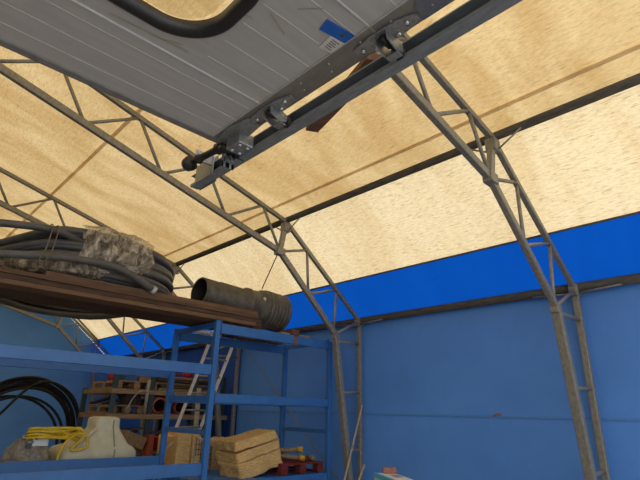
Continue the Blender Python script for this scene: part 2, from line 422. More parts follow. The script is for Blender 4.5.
tag(MB().tube([(6.02, VF, 3.09), (6.02, VB-.1, 3.09)], .055, 14).build('eave_purlin', 'purlin'), 'long round steel tube along the top of the blue side wall', 'purlin')
tag(MB().tube([(5.4, 15.42, 3.52), (4.33, 15.35, 4.36), (1.5, 15.3, 5.12)], .03, 8).build('edge_tube', 'galv'), 'thin steel tube following the roof slope just before the gable wall', 'tube')
tag(MB().tube([(5.93, 8.66, 3.05), (5.95, 5.45, .45), (5.95, 5.36, .38)], .011, 6).build('bracing_cable', 'galv'), 'slanting steel bracing cable across the blue wall behind the rack', 'cable')
tag(MB().tube([(4.21, 5.34, 3.82), (4.36, 5.86, 3.425)], .008, 6).build('hanging_wire', 'dark_steel'), 'thin dark wire hanging from the truss knuckle to the ribbed pipe', 'wire')

# ------------------------------------------------------------------ sectional door
ZD = 2.75
door = thing('door_1', (0, .5, ZD), 'raised aluminium sectional door lying overhead with a black-framed window', 'door')
door['kind'] = 'structure'
U0, U1 = -2.6, 1.0
UI = .905                     # inner edge of the end stiles
edges = [(1.318, 1.665), (.752, 1.312), (.186, .746), (-.38, .18), (-.946, -.386), (-1.512, -.952)]
sections = []
WU0, WU1, WV0, WV1, WR = -.42, .562, .80, 1.195, .15     # window opening
def rrect(u0, u1, v0, v1, r, k=10):
    pts = []
    for cu, cv, a0 in ((u1-r, v1-r, 0), (u0+r, v1-r, 90), (u0+r, v0+r, 180), (u1-r, v0+r, 270)):
        for i in range(k+1):
            a = math.radians(a0+90*i/k); pts.append((cu+r*math.cos(a), cv+r*math.sin(a)))
    return pts
for i, (a, b) in enumerate(edges):
    m = MB()
    if i == 1:                # section with the window cut-out
        bm = bmesh.new()
        loop = rrect(WU0, WU1, WV0, WV1, WR)
        outer = [(U1, b), (U0, b), (U0, a), (U1, a)]
        def ring(z):
            o_ = [bm.verts.new((u, v, z)) for u, v in outer]; i_ = [bm.verts.new((u, v, z)) for u, v in loop]
            es = [bm.edges.new((o_[k], o_[(k+1) % 4])) for k in range(4)] + [bm.edges.new((i_[k], i_[(k+1) % len(i_)])) for k in range(len(i_))]
            bmesh.ops.triangle_fill(bm, use_beauty=True, edges=es)
            return o_, i_
        oa, ia = ring(ZD); ob, ib_ = ring(ZD+.024)
        for A, B in ((oa, ob), (ia, ib_)):
            for k in range(len(A)):
                bm.faces.new((A[k], A[(k+1) % len(A)], B[(k+1) % len(A)], B[k]))
        bm.verts.index_update()
        m.add([v.co.copy() for v in bm.verts], [[v.index for v in f.verts] for f in bm.faces]); bm.free()
        o = m.build('door_section', 'door', door)
    else:
        o = m.box(U0, U1, a, b, ZD, ZD+.024).build('door_section', 'door', door, .004)
    sections.append(o)
# raised beads standing in for the highlight lines of the panel grooves
lines = [1.366*1.15+.002, 1.282*1.15, 1.19*1.15, 1.072*1.15, .981*1.15, .889*1.15, .798*1.15, .70*1.15]
lines = [1.575, 1.478, 1.377, 1.232, 1.128, 1.022, .918, .806] + [.64, .533, .427, .32, .24] + [.08, -.03, -.14]
for v in lines:
    own = [o for (a, b), o in zip(edges, sections) if a <= v <= b]
    m = MB()
    segs = [(U0, UI)]
    if WV0-.06 < v < WV1+.045: segs = [(U0, WU0-.07), (WU1+.055, UI)] if v > .9 or True else segs
    for s0, s1 in segs:
        m.add([(s0, v-.003, ZD+.0005), (s1, v-.003, ZD+.0005), (s1, v+.003, ZD+.0005), (s0, v+.003, ZD+.0005), (s0, v, ZD-.0022), (s1, v, ZD-.0022)],
              [(0, 1, 5, 4), (3, 4, 5, 2), (0, 4, 3), (1, 2, 5)])
    m.build('highlight_bead', 'bead', own[0] if own else door)
for v in (1.315, .749, .183):      # pale strips paint the highlight along the joints between sections
    MB().tube([(U0, v, ZD-.001), (UI, v, ZD-.001)], .0042, 8).build('joint_highlight_strip', 'bright', door)
for (a, b), o in list(zip(edges, sections))[:5]:
    m = MB(); m.box(UI, U1+.003, a+.002, b-.002, ZD-.004, ZD+.027); m.build('end_stile', 'stile', o, .003)
    m = MB()
    for k in range(4):
        vv = a+.06+(b-a-.12)*k/3
        m.lathe((UI+.03, vv, ZD-.009), (UI+.03, vv, ZD-.002), [(0, .0), (0, .005), (.007, .006)], 8)
        m.lathe((UI+.065, vv+.02, ZD-.009), (UI+.065, vv+.02, ZD-.002), [(0, .0), (0, .005), (.007, .006)], 8)
    m.build('rivet', 'bracket', o)
MB().box(UI-.003, UI+.001, -.9, 1.665, ZD-.006, ZD).build('stile_edge', 'bead', door)
sl = MB(); sl.tube([(U0, 1.685, ZD+.02), (U1, 1.685, ZD+.02)], .024, 14); sl.box(U0, U1, 1.655, 1.685, ZD-.006, ZD+.036)
sl.build('bottom_seal', 'seal', door, .003)
# window: rubber ring + pane
m = MB()
prof = [(0, 0), (.003, -.010), (.012, -.015), (.027, -.015), (.037, -.008), (.041, 0)]     # inward offset, z
outer_pts = rrect(WU0-.04, WU1+.04, WV0-.04, WV1+.04, WR+.04, 14); nn = len(outer_pts)
vs = []
for off, dz in prof + [(.043, .026), (.036, .030), (.0, .030)]:
    for u, v in rrect(WU0-.04+off, WU1+.04-off, WV0-.04+off, WV1+.04-off, WR+.04-off, 14): vs.append((u, v, ZD+dz))
k = len(prof)+3
m.add(vs, [(i*nn+j, i*nn+(j+1) % nn, ((i+1) % k)*nn+(j+1) % nn, ((i+1) % k)*nn+j) for i in range(k) for j in range(nn)], True)
win = m.build('window_frame', 'rubber', door)
m = MB(); q = rrect(WU0+.03, WU1-.03, WV0+.03, WV1-.03, WR-.03, 14)
m.prism(q, ZD+.006, ZD+.010, 'z'); m.build('pane', 'pane', win)
# hinges with rollers
def hinge(u, v, sc_=1.0):
    m = MB()
    poly = [(-.010, -.125), (.018, -.125), (.030, -.07), (.033, 0), (.026, .06), (.0, .115), (-.024, .115), (-.034, .04), (-.030, -.06)]
    m.prism([(u+a*sc_, v+b*sc_) for a, b in poly], ZD-.014, ZD-.005, 'z')
    h = m.build('hinge', 'bracket', door, .002)
    m = MB()
    for a, b in ((-.005, -.09), (.016, -.045), (.016, .045), (-.005, .085)):
        m.lathe((u+a, v+b, ZD-.026), (u+a, v+b, ZD-.012), [(0, 0), (0, .007), (.007, .009), (.014, .009)], 6)
    m.build('bolt', 'bolt', h)
    m = MB()
    for dv in (-.024, .024):
        m.prism([(u-.025, ZD-.012), (u-.02, ZD-.045), (u+.025, ZD-.062), (u+.06, ZD-.05), (u+.062, ZD-.02), (u+.04, ZD-.012)], v+dv-.003, v+dv+.003, 'y')
    m.box(u+.03, u+.060, v-.024, v+.024, ZD-.063, ZD-.058)
    m.build('roller_bracket', 'bracket', h, .0015)
    m = MB(); m.lathe((u-.02, v, ZD-.030), (u+.125, v, ZD-.030), [(0, 0), (0, .011), (.05, .011), (.05, .007), (.095, .007), (.095, .022), (.125, .022), (.125, 0)], 16)
    m.build('roller', 'dark_steel', h)
hinge(.958, 1.305); hinge(.966, .735)
m = MB()                        # bottom bracket
m.prism([(.925, 1.42), (.995, 1.42), (1.005, 1.50), (1.005, 1.66), (.93, 1.66), (.905, 1.55)], ZD-.014, ZD-.005, 'z')
bb = m.build('bottom_bracket', 'bracket', door, .003)
m = MB(); m.box(.955, 1.035, 1.52, 1.62, ZD-.065, ZD-.005); m.build('bracket_box', 'bracket', bb, .006)
m = MB()                        # slotted plate carrying the roller
for u0, u1 in ((.985, .997), (1.006, 1.028), (1.037, 1.052)): m.box(u0, u1, 1.695, 1.70, ZD-.10, ZD-.008)
m.box(.985, 1.052, 1.695, 1.70, ZD-.10, ZD-.072); m.box(.985, 1.052, 1.695, 1.70, ZD-.035, ZD-.008)
m.box(.985, 1.052, 1.62, 1.70, ZD-.012, ZD-.006)
m.build('slotted_plate', 'bracket', bb, .001)
m = MB(); m.lathe((.95, 1.66, ZD-.03), (1.085, 1.66, ZD-.03), [(0, 0), (0, .016), (.09, .016), (.09, .024), (.13, .024), (.13, 0)], 16); m.build('roller', 'dark_steel', bb)
m = MB()
for a, b in ((.975, 1.54), (1.015, 1.54), (.975, 1.60), (1.015, 1.60)): m.lathe((a, b, ZD-.072), (a, b, ZD-.06), [(0, 0), (0, .008), (.016, .009)], 6)
m.build('bolt', 'bolt', bb)
# sticker with faint print
st = MB(); st.prism([(.791, .822), (.899, .806), (.903, .85), (.802, .868)], ZD-.0045, ZD-.002, 'z'); st = st.build('blue_sticker', 'label_blue', door)
MB().lathe((.870, .831, ZD-.0055), (.870, .831, ZD-.0035), [(0, 0), (0, .008), (.002, .008)], 12).build('mark', 'ink', st)
st2 = MB(); st2.prism([(.846, .861), (.903, .853), (.902, .915), (.856, .925)], ZD-.0045, ZD-.002, 'z'); st2 = st2.build('white_sticker', 'label_white', door)
m = MB()
for k in range(5):
    m.box(.861+.001*k, .893-.006*(k % 2), .866+.0095*k, .8685+.0095*k, ZD-.0055, ZD-.004)
m.build('print_line', 'ink', st2)
MB().prism([(.90, .50), (1.0, .495), (1.0, .61), (.94, .60), (.905, .57)], ZD-.0065, ZD-.0045, 'z').build('blue_film', 'film', door)
m = MB()
for a, b, c, d, w in ((.655, .93, .74, .965, .004), (.70, .86, .755, .80, .003), (.60, .99, .625, .985, .004), (.30, 1.285, .56, 1.262, .005), (.46, 1.272, .53, 1.245, .004), (.67, .70, .70, .74, .004)):
    m.bar((a, b, ZD-.0022), (c, d, ZD-.0022), w, .001)
m.build('scratch', 'scratch', door)

# track
tr = thing('door_track', (1.06, 0, 2.7), 'galvanised C-shaped door track running diagonally beside the raised door', 'track')
m = MB()
A, B = 1.046, 1.092
for sgn in (1,):
    prof = [(A, 2.697), (B, 2.697), (B, 2.762), (A, 2.762), (A, 2.757), (B-.005, 2.757), (B-.005, 2.702), (A+.004, 2.702), (A+.004, 2.712), (A, 2.712)]
    m.prism(prof, -1.6, 2.09, 'y')
m.build('rail', 'track', tr)
m = MB(); m.box(B+.001, B+.007, 1.92, 2.08, 2.69, 2.84); m.build('end_plate', 'bracket', tr, .002)
m = MB()
for b in (1.95, 2.0, 2.05): m.lathe((1.10, b, 2.725), (1.075, b, 2.725), [(0, 0), (0, .009), (.03, .009), (.03, 0)], 8)
m.build('bolt', 'bolt', tr)
m = MB(); m.lathe((.955, 1.97, 2.745), (.985, 1.67, 2.745), [(0, 0), (0, .034), (.03, .038), (.035, .015), (.085, .015), (.09, .024), (.10, .024), (.105, .017), (.24, .017), (.242, .028), (.30, .028), (.30, 0)], 20)
m.build('buffer', 'dark_steel', tr)
m = MB(); m.box(1.036, 1.042, 1.86, 2.03, 2.69, 2.79); m.box(.945, 1.04, 1.87, 1.88, 2.735, 2.79); m.build('buffer_bracket', 'bracket', tr, .003)
m = MB(); m.bar((1.092, 1.86, 2.70), (1.092, 1.86, 4.40), .03, .006, (1, 0, 0)); m.build('hanger', 'bracket', tr)
m = MB(); m.bar((1.092, -.9, 2.70), (1.092, -.9, 5.0), .03, .006, (1, 0, 0)); m.build('hanger', 'bracket', tr)
# brown board lying across the track behind the door
m = MB(); m.bar((1.215, .965, 2.955), (1.80, 1.99, 3.36), .085, .03)
tag(m.build('board', 'rust_board', None, .004), 'rust-brown board poking up past the door track beneath the cream roof', 'board')

# ------------------------------------------------------------------ big blue rack
RT = 2.74
rk = thing('pallet_rack', (3.4, 6.05, 0), 'blue painted steel pallet rack carrying boards, insulation and pipes', 'rack')
def post(u, v, top):
    MB().box(u-.036, u+.036, v-.035, v+.035, 0, top).build('upright', 'rack', rk, .006)
    MB().box(u-.08, u+.08, v-.07, v+.07, 0, .012).build('foot_plate', 'rack', rk, .002)
for u in (.5, 3.40, 5.52):
    for v in (5.5, 6.6): post(u, v, RT if u < 5 else 2.70)
    for z, h in ((RT-.05, .07), (1.745, .085), (1.35, .06), (.45, .06)):
        MB().box(u-.025, u+.025, 5.535, 6.565, z-h/2, z+h/2).build('crossbar', 'rack', rk, .004)
def beam(u0, u1, v, z0, z1, d=.05):
    m = MB(); vv = v
    m.box(u0+.037, u1-.037, vv-d/2, vv+d/2, z0, z1)
    o = m.build('beam', 'rack_scuff', rk, .005)
    for uu in (u0+.038, u1-.043): MB().box(uu-.0, uu+.005, vv-.045, vv+.045, z0-.03, z1+.03).build('beam_clip', 'rack', o, .001)
for v in (5.5, 6.6):
    beam(3.4, 5.52, v, 2.575, 2.705)
    beam(3.4, 5.52, v, 1.70, 1.81)
    beam(3.4, 5.52, v, .665, .785)
    beam(.5, 3.4, v, 2.03 if v > 6 else 2.035, 2.16)
    beam(.5, 3.4, v, .875, 1.01)
for v0 in (5.54, 5.90, 6.26):
    MB().box(3.46, 5.46, v0, v0+.30, .755, .783).build('shelf_panel', 'rack', rk, .004)
MB().box(4.735, 4.80, 5.471, 5.474, 2.565, 2.70).build('rust_patch', 'rust_board', rk)

# boards on the rack top
random.seed(3)
names = ['front row', 'middle row', 'back row']
lay = ['bottom layer', 'second layer from the bottom', 'third layer from the bottom', 'top layer']
mats = ['board_c', 'board_b', 'board_a', 'board_c', 'board_b', 'board_a']
ends = [[4.00, 4.05, 3.9], [4.06, 4.0, 3.9], [4.04, 4.02, 3.95], [4.04, 3.95, 4.0]]
starts = [[-.6, -.7, -.6], [-.4, -.5, -.6], [-.65, -.6, -.5], [1.25, -.4, -.7]]
for L in range(4):
    for r in range(3):
        z0 = RT+.002+L*.054; v0 = 5.465+r*.275+random.uniform(-.012, .012)+(.02 if L == 3 else 0)
        s0 = starts[L][r]
        m = MB(); m.box(s0, ends[L][r], v0, v0+.265, z0, z0+.05)
        o = m.build('board', ['board_c', 'board_b', 'board_a', 'board_c'][L] if r == 0 else random.choice(['board_a', 'board_b', 'board_c']), None, .004)
        if r == 0: lab = 'long brown board at the front of the rack-top stack, ' + lay[L]
        elif L == 0: lab = 'brown board on the underside of the stack over the rack, ' + names[r]
        elif L == 3: lab = 'brown board on top of the stack under the grey coil, ' + names[r]
        else: lab = 'brown board inside the stack on the blue rack'
        tag(o, lab, 'board', 'brown boards stacked on the rack top')
BT = RT+.002+3*.054+.05       # top of the stack
tag(MB().box(4.55, 5.15, 5.56, 5.72, 2.708, 2.745).build('board', 'timber', None, .004), 'pale timber board on the rack beam below the ribbed pipe end', 'board')
tag(MB().box(4.15, 5.30, 6.42, 6.58, 2.71, 2.76).build('board', 'board_a', None, .004), 'short brown board on the rear rack beam behind the ribbed pipe', 'board')
for v0 in (5.72, 6.08):
    pass

# ------------------------------------------------------------------ grey conduit coil on the boards
coil = thing('conduit_coil', (1.75, 6.45, BT), 'large coil of grey conduit half wrapped in plastic on the boards', 'pipe coil')
random.seed(11)
path = []
turns = 20; per = 40
cz = BT+.05
for i in range(turns*per+1):
    th = 2*math.pi*i/per; tn = i/per
    layer = int(tn//3); ph = tn % 3; fr = tn/3 - layer
    rad = 1.12 - .085*abs((tn*1.0) % 5-2.5) + .035*noise.noise(V3((tn*.7, math.cos(th)*.6, math.sin(th)*.6)))
    z = cz + 0.0265*tn + .045*noise.noise(V3((math.cos(th)*1.2, math.sin(th)*1.2, tn*.45)))*min(1, tn/3)
    cu = 1.93+.05*noise.noise(V3((tn*.3, 5, 1))); cv = 6.60+.05*noise.noise(V3((tn*.3, 9, 2)))
    a = th-math.pi/2
    u = cu+rad*1.06*math.cos(a); v = cv+rad*math.sin(a)
    sag = 0
    if v > 6.5: sag = -.16*min(1, (v-6.5)/1.1)
    if u > 2.5: sag += 0
    if u < 1.3: z = cz+(z-cz)*(1-.55*min(1, (1.3-u)/.7))
    path.append((u, v, max(z, cz)+sag))
MB().tube(path, .042, 10).build('winding', 'conduit', coil)
def loose(name, pts, rim_end=None):
    p = catmull(pts, 8); o = MB().tube(p, .042, 12).build(name, 'conduit', coil)
    if rim_end is not None:
        d = (p[-1]-p[-2]).normalized()
        MB().lathe(p[-1]-d*.03, p[-1]+d*.02, [(0, .044), (0.0, .047), (.05, .047), (.05, .034), (.01, .034)], 20).build('white_rim', 'white_rim', o)
loose('loose_end', [(.2, 5.62, 2.97), (.75, 5.42, 3.005), (1.3, 5.37, 3.09), (1.8, 5.36, 3.12), (2.1, 5.38, 3.07), (2.42, 5.43, 2.955)], 1)
loose('loose_loop', [(.0, 5.9, 3.28), (.5, 5.66, 3.34), (.9, 5.58, 3.40), (1.25, 5.56, 3.43), (1.6, 5.64, 3.40), (2.1, 5.8, 3.36)])
m = MB()
for uu in (1.14, 1.20):
    m.tube(catmull([(uu, 5.42, 2.98), (uu-.02, 5.33, 3.0), (uu+.02, 5.33, 3.12), (uu+.06, 5.44, 3.3), (uu+.08, 5.50, 3.45), (uu+.08, 5.64, 3.5), (uu+.06, 5.9, 3.40)], 5), .007, 6)
m.build('tie_string', 'string', coil)
# plastic wrap over the bundle
def wrap(th0, th1, prof, name, seed, jag=.06):
    m = MB(); vs = []; nt_, npf = 36, 26
    pp = catmull([(a, 0, b) for a, b in prof], 8); pp = [pp[int(i*(len(pp)-1)/npf)] for i in range(npf+1)]
    for i in range(nt_+1):
        for j in range(npf+1):
            ja = jag*noise.noise(V3((j*.25, seed, 1)))
            th = math.radians(th0+(th1-th0)*i/nt_) + (ja if i in (0, nt_) else ja*(abs(i/nt_-.5)*2))
            r = pp[j].x; z = pp[j].z
            n_ = .035*noise.noise(V3((th*6, j*.33, seed))) + .018*noise.noise(V3((th*17, j*.8, seed+4)))
            r += n_; z += n_*.6
            vs.append((1.93+r*1.06*math.cos(th), 6.60+r*math.sin(th), BT+max(.006, z)))
    m.add(vs, [(i*(npf+1)+j, i*(npf+1)+j+1, (i+1)*(npf+1)+j+1, (i+1)*(npf+1)+j) for i in range(nt_) for j in range(npf)], True)
    return m.build(name, 'film_wrap', coil)
wrap(-109, -72, [(1.16, .16), (1.235, .25), (1.235, .42), (1.19, .56), (1.07, .64), (.9, .66)], 'plastic_wrap', 3.3, .10)
wrap(-150, -96, [(1.16, .015), (1.23, .03), (1.25, .07), (1.23, .13), (1.17, .19)], 'plastic_wrap', 8.1, .16)

# ------------------------------------------------------------------ ribbed pipe on the rack
A = V3((3.31, 5.93, 3.195)); B = V3((4.84, 6.03, 3.125)); L = (B-A).length
pp = thing('ribbed_pipe', (A.x, A.y, A.z-.2), 'wide dark ribbed drainage pipe lying across the boards and rack', 'pipe')
prof = [(0, .185), (.0, .205), (.30, .208), (.31, .216), (.80, .222), (.805, .252), (.85, .254), (.855, .240), (1.10, .258)]
prof += [(1.105, .285), (1.15, .288), (1.155, .268)]
for k in range(6):
    t = 1.17+.070*k
    prof += [(t, .266), (t+.012, .302), (t+.044, .304), (t+.056, .268)]
prof += [(L, .300), (L, .275)]
MB().lathe(A, B, prof, 48).build('pipe_wall', 'corrug', pp)
MB().lathe(A, B, [(0, .180), (.1, .176), (.9, .18), (L, .275)], 40).build('pipe_inside', 'corrug_in', pp)
d = (B-A).normalized(); sd = V3((d.y, -d.x, 0)).normalized()
c = A+d*1.03+(sd*.93+V3((0, 0, .36)))*.258
m = MB(); n_ = (sd*.93+V3((0, 0, .36))).normalized(); m.lathe(c, c+n_, [(0.003, 0), (.004, .028), (-.004, .03)], 14); m.build('white_sticker', 'white_rim', pp)
m = MB(); c = A+d*1.16+(sd*.98-V3((0, 0, .2))).normalized()*.262; m.obox(c, (.07, .03, .05), Matrix((d, sd, V3((0, 0, 1)))).transposed()); m.build('clasp', 'bracket', pp, .004)
tag(MB().box(4.12, 4.30, 5.72, 6.5, 2.71, 2.90).build('timber_block', 'board_b', None, .006), 'dark timber block wedged under the ribbed pipe on the rack', 'block')
tag(MB().box(4.72, 4.86, 5.5, 6.40, 2.71, 2.80).build('timber_block', 'board_a', None, .006), 'brown timber bearer across the rack below the ribbed end of the pipe', 'block')

# ------------------------------------------------------------------ items behind the left bay
tb = thing('work_table', (2.4, 7.3, 0), 'dark steel table behind the rack under the cloudy plastic tank', 'table')
MB().box(1.2, 3.45, 6.72, 7.75, .90, .94).build('table_top', 'table', tb, .004)
for u in (1.3, 3.35):
    for v in (6.8, 7.65): MB().box(u-.03, u+.03, v-.03, v+.03, 0, .90).build('leg', 'table', tb)
tk = thing('plastic_tank', (2.77, 7.2, .94), 'cloudy white plastic tank with a raised neck on the shelf behind the beam', 'tank')
def loft(rings, name, mat, parent, k=8, sub=0):
    m = MB(); vs = []
    n = None
    for (u0, u1, v0, v1, r, z) in rings:
        q = rrect(u0, u1, v0, v1, min(r, (u1-u0)/2-.001, (v1-v0)/2-.001), k); n = len(q)
        vs += [(a, b, z) for a, b in q]
    kk = len(rings)
    m.add(vs, [(i*n+j, i*n+(j+1) % n, (i+1)*n+(j+1) % n, (i+1)*n+j) for i in range(kk-1) for j in range(n)] , True)
    b = len(m.v)-len(vs)
    m.f += [[b+j for j in range(n)][::-1], [b+(kk-1)*n+j for j in range(n)]]; m.s += [False, False]; m.mi += [0, 0]
    return m.build(name, mat, parent)
loft([(2.22, 3.16, 6.86, 7.54, .1, .942), (2.20, 3.18, 6.84, 7.56, .1, .97), (2.20, 3.17, 6.84, 7.56, .1, 1.06), (2.24, 3.13, 6.86, 7.53, .1, 1.11),
      (2.36, 3.06, 6.89, 7.46, .09, 1.15), (2.50, 2.985, 6.93, 7.42, .07, 1.25), (2.585, 2.945, 6.96, 7.40, .06, 1.32), (2.60, 2.93, 6.97, 7.38, .06, 1.36), (2.60, 2.925, 6.97, 7.38, .06, 1.455), (2.615, 2.91, 6.98, 7.37, .06, 1.48), (2.66, 2.87, 7.02, 7.33, .05, 1.492)], 'tank_body', 'tank', tk)
m = MB(); m.bar((2.82, 6.963, 1.45), (2.82, 6.963, 1.36), .016, .006, (0, 1, 0)); m.bar((2.82, 6.955, 1.36), (2.84, 6.862, 1.12), .016, .006, (0, 1, 0)); m.bar((2.84, 6.838, 1.09), (2.84, 6.838, .96), .016, .006, (0, 1, 0))
m.build('level_strip', 'tank_line', tk)
m = MB(); m.bar((2.60, 6.955, 1.345), (2.28, 6.855, 1.115), .05, .03); m.build('shoulder_rib', 'tank', tk, .012)
bg = thing('covered_machine', (1.95, 7.2, .94), 'machine bundled in crumpled grey sheeting beneath the yellow cable', 'machine')
m = MB(); vs = []
nt_, nz = 48, 20
for j in range(nz+1):
    f = j/nz; z = .942+.27*f
    rr = (1-.45*f**1.6)
    for i in range(nt_):
        a = 2*math.pi*i/nt_
        q = 1+.16*noise.noise(V3((math.cos(a)*2.2, math.sin(a)*2.2, f*2.4)))+.07*noise.noise(V3((math.cos(a)*6, math.sin(a)*6, f*7)))
        vs.append((1.90+.27*rr*q*math.cos(a), 7.2+.30*rr*q*math.sin(a), z+.02*noise.noise(V3((a, f*3, 2)))*f))
m.add(vs, [(j*nt_+i, j*nt_+(i+1) % nt_, (j+1)*nt_+(i+1) % nt_, (j+1)*nt_+i) for j in range(nz) for i in range(nt_)], True)
b = len(m.v)-nt_; m.f.append([b+i for i in range(nt_)]); m.s.append(True); m.mi.append(0)
m.build('sheeting', 'bag', bg)
MB().box(1.87, 2.05, 6.98, 7.2, 1.14, 1.255).build('carton_flap', 'label_white', bg, .01)
m = MB()
m.lathe((1.84, 7.0, 1.12), (1.84, 7.0, 1.33), [(0, 0), (0, .035), (.05, .035), (.06, .05), (.08, .05), (.09, .03), (.17, .03), (.18, .045), (.21, .045), (.21, 0)], 12)
m.lathe((1.74, 6.98, 1.24), (1.92, 7.0, 1.25), [(0, 0), (0, .03), (.05, .03), (.06, .02), (.14, .02), (.15, .04), (.18, .04), (.18, 0)], 12)
m.build('valve', 'silver', bg)
# yellow cable bundle
random.seed(5)
cpts = []
for k in range(4):
    du = random.uniform(-.02, .02); zz = 1.22+.034*k
    cpts += [(1.80+du, 6.98, zz), (1.78+du, 6.90, zz+.02), (1.90, 6.84+.012*k, zz+.03), (2.10+du, 6.83+.01*k, zz+.02-.03*(k % 2)), (2.30+.03*(k % 3), 6.86, 1.225+.032*((k*2) % 5)), (2.36+.025*(k % 3), 6.93, 1.20+.035*((k*3) % 5)), (2.25, 7.02, 1.25+.02*k), (2.0, 7.06, zz+.02)]
cpts += [(1.80, 6.92, 1.345), (2.05, 6.86, 1.355), (2.30, 6.84, 1.35), (2.40, 6.82, 1.30), (2.36, 6.82, 1.20), (2.28, 6.81, 1.10), (2.38, 6.80, 1.105), (2.46, 6.80, 1.14), (2.44, 6.80, 1.24), (2.34, 6.81, 1.29), (2.2, 6.80, 1.20), (2.14, 6.80, 1.06), (2.13, 6.80, .965)]
tag(MB().tube(catmull(cpts, 6), .0155, 8).build('extension_cable', 'yellow'), 'loose bundle of bright yellow cable hung over the grey sheeted machine', 'cable')

# black pipe coil by the gable
random.seed(2)
pts = []
tn_tot = 11
for i in range(tn_tot*48+1):
    th = 2*math.pi*i/48; tn = i/48
    R_ = 1.07-.055*(tn % 4)-.02*noise.noise(V3((tn, 1, 1)))
    cu, czz = 2.70+.05*noise.noise(V3((tn*.6, 3, 3))), 1.10
    if tn > 8:
        f = min(1, tn-8); cu -= (.10 if tn < 10 else .10+.25*min(1, tn-10))*f; R_ = 1.0-.12*f; czz -= .2*f
    pts.append((cu+R_*math.cos(th-math.pi/2), 11.0+.03*(tn % 4)+.012*tn-(.10 if tn > 8 else 0), max(.03, czz+R_*math.sin(th-math.pi/2))))
pts += catmull([pts[-1], (1.7, 10.80, .7), (2.25, 10.78, 1.47), (2.65, 10.80, 1.96), (3.05, 10.86, 2.06), (3.5, 10.92, 1.80), (3.75, 10.95, 1.3)], 8)[1:]
tag(MB().tube(pts, .026, 8).build('pipe_coil', 'black_pipe'), 'large standing coil of black pipe against the blue gable end', 'pipe coil')

# ------------------------------------------------------------------ ladder behind the rack
ld = thing('ladder', (4.32, 8.3, 0), 'aluminium ladder leaning against the rear beam of the blue rack', 'ladder')
def lp(u, z): return V3((u, 6.70+(2.86-z)*.575, z))
for u in (4.10, 4.55): MB().bar(lp(u, .02), lp(u, 2.86), .028, .062, (0, 1, .6)).build('stile', 'ladder', ld, .004)
z = .28
while z < 2.8:
    MB().tube([lp(4.10, z), lp(4.55, z)], .016, 10).build('rung', 'galv', ld); z += .265
MB().bar(lp(3.72, 2.775), lp(4.70, 2.775), .05, .05).build('stabiliser_bar', 'ladder', ld, .005)
for u in (3.74, 4.68): MB().bar(lp(u, 2.775)+V3((0, .025, 0)), lp(u, 2.775)+V3((0, .12, -.02)), .04, .04).build('stabiliser_pad', 'rubber', ld, .006)

# ------------------------------------------------------------------ mineral wool
def batt(name, c, size, rot, label, group, seed):
    """soft slab: subdivided box with ragged surface"""
    m = MB(); nx, ny, nz = [max(2, int(s/.045)) for s in size]
    Rm = (Matrix.Rotation(rot[2], 3, 'Z') @ Matrix.Rotation(rot[1], 3, 'Y') @ Matrix.Rotation(rot[0], 3, 'X'))
    bm = bmesh.new(); bmesh.ops.create_cube(bm, size=1)
    bmesh.ops.subdivide_edges(bm, edges=bm.edges, cuts=14, use_grid_fill=True)
    vs = []
    for v in bm.verts:
        p = V3((v.co.x*size[0], v.co.y*size[1], v.co.z*size[2]))
        # round the corners a little and roughen
        for ax in range(3):
            pass
        e_ = sum(1 for ax in range(3) if abs(abs(v.co[ax])-.5) < 1e-4)
        if e_ >= 2: p *= .985
        n_ = noise.noise(p*6+V3((seed, 0, 0)))*.034+noise.noise(p*17+V3((0, seed, 0)))*.022
        p += p.normalized()*n_
        vs.append(V3(c)+Rm @ p)
    bm.verts.index_update()
    m.add(vs, [[v.index for v in f.verts] for f in bm.faces], True); bm.free()
    return tag(m.build(name, 'wool'), label, 'insulation', group)
GW = 'mineral wool slabs stacked on the rack shelf'
batt('insulation_slab', (4.37, 5.87, .935), (.74, .50, .22), (0, math.radians(-14), .05), 'mineral wool slab at the bottom of the tilted pile beside the red pallet', GW, 1)
batt('insulation_slab', (4.32, 5.86, 1.105), (.74, .50, .12), (0, math.radians(-14), .0), 'mineral wool slab in the middle of the tilted pile beside the red pallet', GW, 2)
batt('insulation_slab', (4.27, 5.85, 1.235), (.68, .50, .12), (0, math.radians(-13), -.06), 'mineral wool slab on top of the tilted pile beside the red pallet', GW, 3)
GS = 'mineral wool slabs standing behind the rack'
batt('insulation_slab', (3.705, 6.97, .625), (.12, .6, 1.25), (0, math.radians(1), 0), 'upright mineral wool slab at the left end of the standing row', GS, 4)
batt('insulation_slab', (3.84, 7.02, .64), (.12, .6, 1.28), (0, 0, 0), 'upright mineral wool slab second from the left in the standing row', GS, 5)
batt('insulation_slab', (3.98, 6.98, .635), (.125, .6, 1.27), (0, 0, 0), 'upright mineral wool slab just left of the wire mesh panel', GS, 6)
batt('insulation_slab', (4.35, 7.04, .595), (.58, .3, 1.19), (0, math.radians(-2), .1), 'upright mineral wool slab behind the wire mesh panel', GS, 7)
wm = thing('wire_mesh_panel', (4.08, 6.70, .0), 'dark wire mesh panel leaning on the standing insulation slabs', 'mesh panel')
m = MB()
m.tube([(3.930, 6.66, .5), (3.960, 6.69, 1.235)], .014, 8)
m.tube([(4.250, 6.66, .5), (4.250, 6.69, 1.09)], .010, 8)
m.tube([(3.960, 6.69, 1.235), (4.250, 6.69, 1.09)], .010, 8)
m.tube([(3.930, 6.66, .5), (4.250, 6.66, .5)], .010, 8)
m.build('frame', 'bracket', wm)
m = MB()
for k in range(9):
    z = .56+.072*k; u1 = 4.250 if z < 1.09 else 3.960+(1.235-z)/.145*.29
    m.tube([(3.935, 6.665+.02*k/9, z), (u1, 6.665+.02*k/9, z)], .0045, 5)
